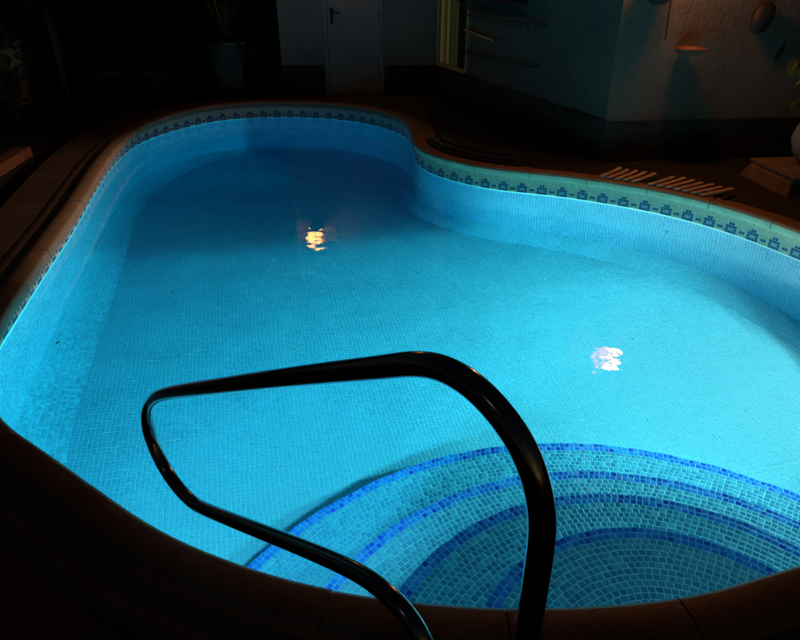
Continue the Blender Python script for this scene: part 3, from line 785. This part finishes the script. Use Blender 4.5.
def leaf_cloud(mb, c, rad, nleaf, size, rg, flat=.6):
    for _ in range(nleaf):
        while True:
            p = Vector((rg.uniform(-1, 1), rg.uniform(-1, 1), rg.uniform(-1, 1)))
            if p.length < 1 and p.length > .25: break
        p = Vector((p.x * rad[0], p.y * rad[1], p.z * rad[2])) + Vector(c)
        if noise.noise(p * 2.6) < -.18: continue
        L = size * rg.uniform(.6, 1.3); w = L * rg.uniform(.22, .38)
        d = Vector((rg.uniform(-1, 1), rg.uniform(-1, 1), rg.uniform(-.7, .5))).normalized()
        s = d.cross(Vector((rg.uniform(-.4, .4), rg.uniform(-.4, .4), 1))).normalized(); up = s.cross(d)
        mb.add([p, p + d * L * .5 + s * w + up * .1 * L, p + d * L - up * .12 * L, p + d * L * .5 - s * w + up * .1 * L], [(0, 1, 2), (0, 2, 3)])
def potted(name, loc, label, prof, potmat, c, rad, nleaf, size, leafmat, seed, cat='potted plant', stems=5):
    o = empty(name, loc, 0, label, cat); rg = random.Random(seed)
    if prof:
        mb = MB(); mb.lathe(prof, 36, cap=False); mb.build('pot', potmat, o, smooth=True)
    mb = MB(); leaf_cloud(mb, c, rad, nleaf, size, rg); mb.build('foliage', leafmat, o)
    mb = MB(); zb = prof[-1][1] if prof else 0
    for k in range(stems):
        a = rg.uniform(0, 6.28); e = Vector(c) + Vector((math.cos(a) * rad[0] * .5, math.sin(a) * rad[1] * .5, rad[2] * rg.uniform(-.2, .5)))
        mb.tube([(.03 * math.cos(a), .03 * math.sin(a), zb - .02), Vector((e.x * .3, e.y * .3, (zb + e.z) / 2)), e], [.012, .009, .004], 6)
    mb.build('stem', M_bark, o, smooth=True); return o
POT = [(.0, .0), (.15, .0), (.21, .08), (.25, .20), (.23, .30), (.19, .36), (.215, .375), (.215, .40), (.18, .40), (.17, .34), (.0, .33)]
potted('potted_plant', (3.52, 5.35, ZD + .165), 'leafy plant in a round grey pot standing on the brown stone plinth', POT, M_grey, (0, 0, .72), (.42, .36, .40), 420, .14, M_leaf, 11)

# left side: brick kerb, bed plants, pillar, bench, yucca pot, hedge
mb = MB(); kb = 15
for k in range(kb):
    y = 3.6 + k * .20; x = -3.72 - .055 * (y - 4) - .05 * math.sin(y)
    mb.box(x - .075, x + .075, y + .004, y + .192, ZD - .09, ZD + .01 + rnd.uniform(-.006, .006))
tag(mb.build('brick_kerb', terracotta('kerb_brick', 0, (.15, .055, .022), (.24, .10, .045), (.1, .1, .1)), bevel=.008), 'low orange brick kerb edging the planting bed left of the pool', 'kerb')
pi = empty('gate_pillar', (-5.58, 9.35, ZD - .09), 0, 'pale rendered pillar standing among the dark plants on the left', 'pillar')
mb = MB(); mb.box(-.17, .33, -.17, .2, 0, .78); mb.build('shaft', M_smooth, pi, bevel=.01)
mb = MB(); mb.box(-.20, .36, -.20, .23, .78, .82); mb.build('cap', M_grey, pi, bevel=.008)
be = empty('stone_bench', (-4.0, 10.0, ZD - .09), 0, 'low pale stone bench in front of the dark hedge', 'bench')
mb = MB(); mb.box(-.62, .62, -.2, .2, .30, .36); mb.build('seat', M_dgrey, be, bevel=.01)
for x in (-.45, .45):
    mb = MB(); mb.box(x - .07, x + .07, -.17, .17, 0, .30); mb.build('leg', M_dgrey, be, bevel=.01)
mb = MB(); mb.box(-.7, .7, -.30, -.22, 0, .06); mb.build('footboard', M_dgrey, be, bevel=.008)

def spiky(name, loc, label, prof, potmat, z, nb, length, seed, cat='potted plant', trunk=0):
    o = empty(name, loc, 0, label, cat); rg = random.Random(seed)
    if prof: mb = MB(); mb.lathe(prof, 32, cap=False); mb.build('pot', potmat, o, smooth=True)
    if trunk:
        mb = MB(); mb.tube([(0, 0, 0), (.02, .01, z * .5), (0, 0, z)], [.06, .05, .045], 10); mb.build('trunk', M_bark, o, smooth=True)
    mb = MB()
    for k in range(nb):
        a = rg.uniform(0, 6.28); el = rg.uniform(-.25, 1.35); L = length * rg.uniform(.7, 1.1); droop = rg.uniform(.2, .9)
        d = Vector((math.cos(a) * math.cos(el), math.sin(a) * math.cos(el), math.sin(el))); s = Vector((-math.sin(a), math.cos(a), 0)); vs = []
        for j in range(6):
            t = j / 5; p = Vector((0, 0, z)) + d * (L * t) + Vector((0, 0, -droop * L * t * t * .6)); w = .024 * (1 - t) ** .7 * (1 if j else .7) + .001
            vs += [p - s * w, p + s * w]
        mb.add(vs, [(2*j, 2*j+1, 2*j+3, 2*j+2) for j in range(5)])
    mb.build('leaves', M_yucca, o, smooth=True); return o
TALL = [(.0, 0), (.17, 0), (.19, .05), (.20, .3), (.25, .62), (.28, .66), (.27, .70), (.23, .70), (.22, .62), (.0, .60)]
spiky('potted_yucca', (-2.45, 9.75, ZD), 'tall pale tapered pot with drooping spiky yucca left of the white wall', TALL, M_dgrey, .72, 90, 1.0, 4)
spiky('yucca', (-4.75, 9.5, ZD - .09), 'slender trunked spiky yucca in front of the dark hedge at left', None, None, 1.25, 80, .9, 5, 'plant', trunk=1)
for k, (x, y, h, lab) in enumerate([(-5.0, 8.15, 1.0, 'bushy green plant lit at the far left edge of the garden'), (-4.75, 7.5, .30, 'low leafy plant in the planting bed behind the brick kerb'), (-5.75, 9.9, 1.5, 'tall leafy shrub behind the pale pillar')]):
    potted('shrub', (x, y, ZD - .09), lab, None, None, (0, 0, h * .62), (.55, .5, h * .6), int(500 * max(.6, h)), .16, M_leaf, 20 + k, 'shrub')
o = empty('hedge', (-4.4, 11.0, ZD - .09), 0, 'tall dark hedge closing the far left end of the garden', 'hedge')
rg = random.Random(9); mb = MB()
for k in range(9): leaf_cloud(mb, (-3.3 + k * .72, .2 * rg.random(), 1.2), (.62, .42, 1.35), 620, .17, rg)
mb.build('foliage', M_leafd, o)
mb = MB()
for k in range(14):
    x = -3.5 + k * .48; mb.tube([(x, .1, 0), (x + rg.uniform(-.1, .1), .15, 1.1), (x + rg.uniform(-.2, .2), .1, 2.2)], [.03, .024, .01], 6)
mb.build('stems', M_bark, o)
o = empty('boundary_wall', (-4.5, 11.7, ZD - .09), 0, 'dark boundary wall standing behind the hedge', 'wall')
mb = MB(); mb.box(-6, 2.8, -.1, .1, 0, 2.6); mb.build('wall', M_dado, o); mb = MB(); mb.box(-6.05, 2.8, -.14, .14, 2.6, 2.66); mb.build('cap', M_grey, o)

# small floating leaves
for (x, y, rz, lab) in [(2.05, 4.62, .3, 'tiny dark leaf floating by the frieze on the right'), (-1.86, 2.98, 1.2, 'tiny dark leaf floating close to the left wall')]:
    mb = MB(); L = 8; vs = []
    for k in range(L + 1):
        t = k / L; w = .007 * math.sin(math.pi * t) + .0003; z = .003 + .003 * math.sin(t * 3)
        vs += [(.036 * (t - .5), -w, z + .001), (.036 * (t - .5), 0, z), (.036 * (t - .5), w, z + .001)]
    mb.add(vs, [(k*3+q, k*3+q+1, k*3+4+q, k*3+3+q) for k in range(L) for q in range(2)])
    o = tag(mb.build('floating_leaf', M_clay), lab, 'leaf', 'floating leaves'); o.location = (x, y, ZW); o.rotation_euler.z = rz

# ------------------------------------------------------------------ camera
cam = bpy.data.cameras.new('camera'); co_ = bpy.data.objects.new('camera', cam); C.objects.link(co_)
co_.location = (0, 0, 1.6); co_.rotation_euler = (R(90 - 29.1), 0, 0)
cam.sensor_fit = 'HORIZONTAL'; cam.sensor_width = 36; cam.lens = 36 * 640 / 800; cam.clip_end = 300; cam.clip_start = .02
scene.camera = co_
# ------------------------------------------------------------------ night sky
w = bpy.data.worlds.new('World'); scene.world = w; w.use_nodes = True
nt = w.node_tree; bg = nt.nodes['Background']; sky = nt.nodes.new('ShaderNodeTexSky'); sky.sky_type = 'NISHITA'; sky.sun_disc = False
sky.sun_elevation = R(8); sky.sun_rotation = R(150); nt.links.new(sky.outputs[0], bg.inputs[0]); bg.inputs[1].default_value = .0020
su = light('moon', 'SUN', (0, 0, 8), .004, (1, .95, .88), angle=R(3)); su.rotation_euler = (R(50), 0, R(-30))
# ------------------------------------------------------------------ render settings
vs_ = scene.view_settings; vs_.view_transform = 'Standard'; vs_.look = 'None'; vs_.exposure = 0; vs_.gamma = 1; vs_.use_curve_mapping = False
scene.render.engine = 'CYCLES'; cy = scene.cycles
cy.max_bounces = 14; cy.diffuse_bounces = 5; cy.glossy_bounces = 5; cy.transmission_bounces = 10; cy.volume_bounces = 0
cy.caustics_refractive = True; cy.caustics_reflective = True; cy.sample_clamp_indirect = 1.5; cy.blur_glossy = .3
cy.use_denoising = True
try: cy.denoiser = 'OPENIMAGEDENOISE'; cy.denoising_input_passes = 'RGB_ALBEDO_NORMAL'
except Exception: pass
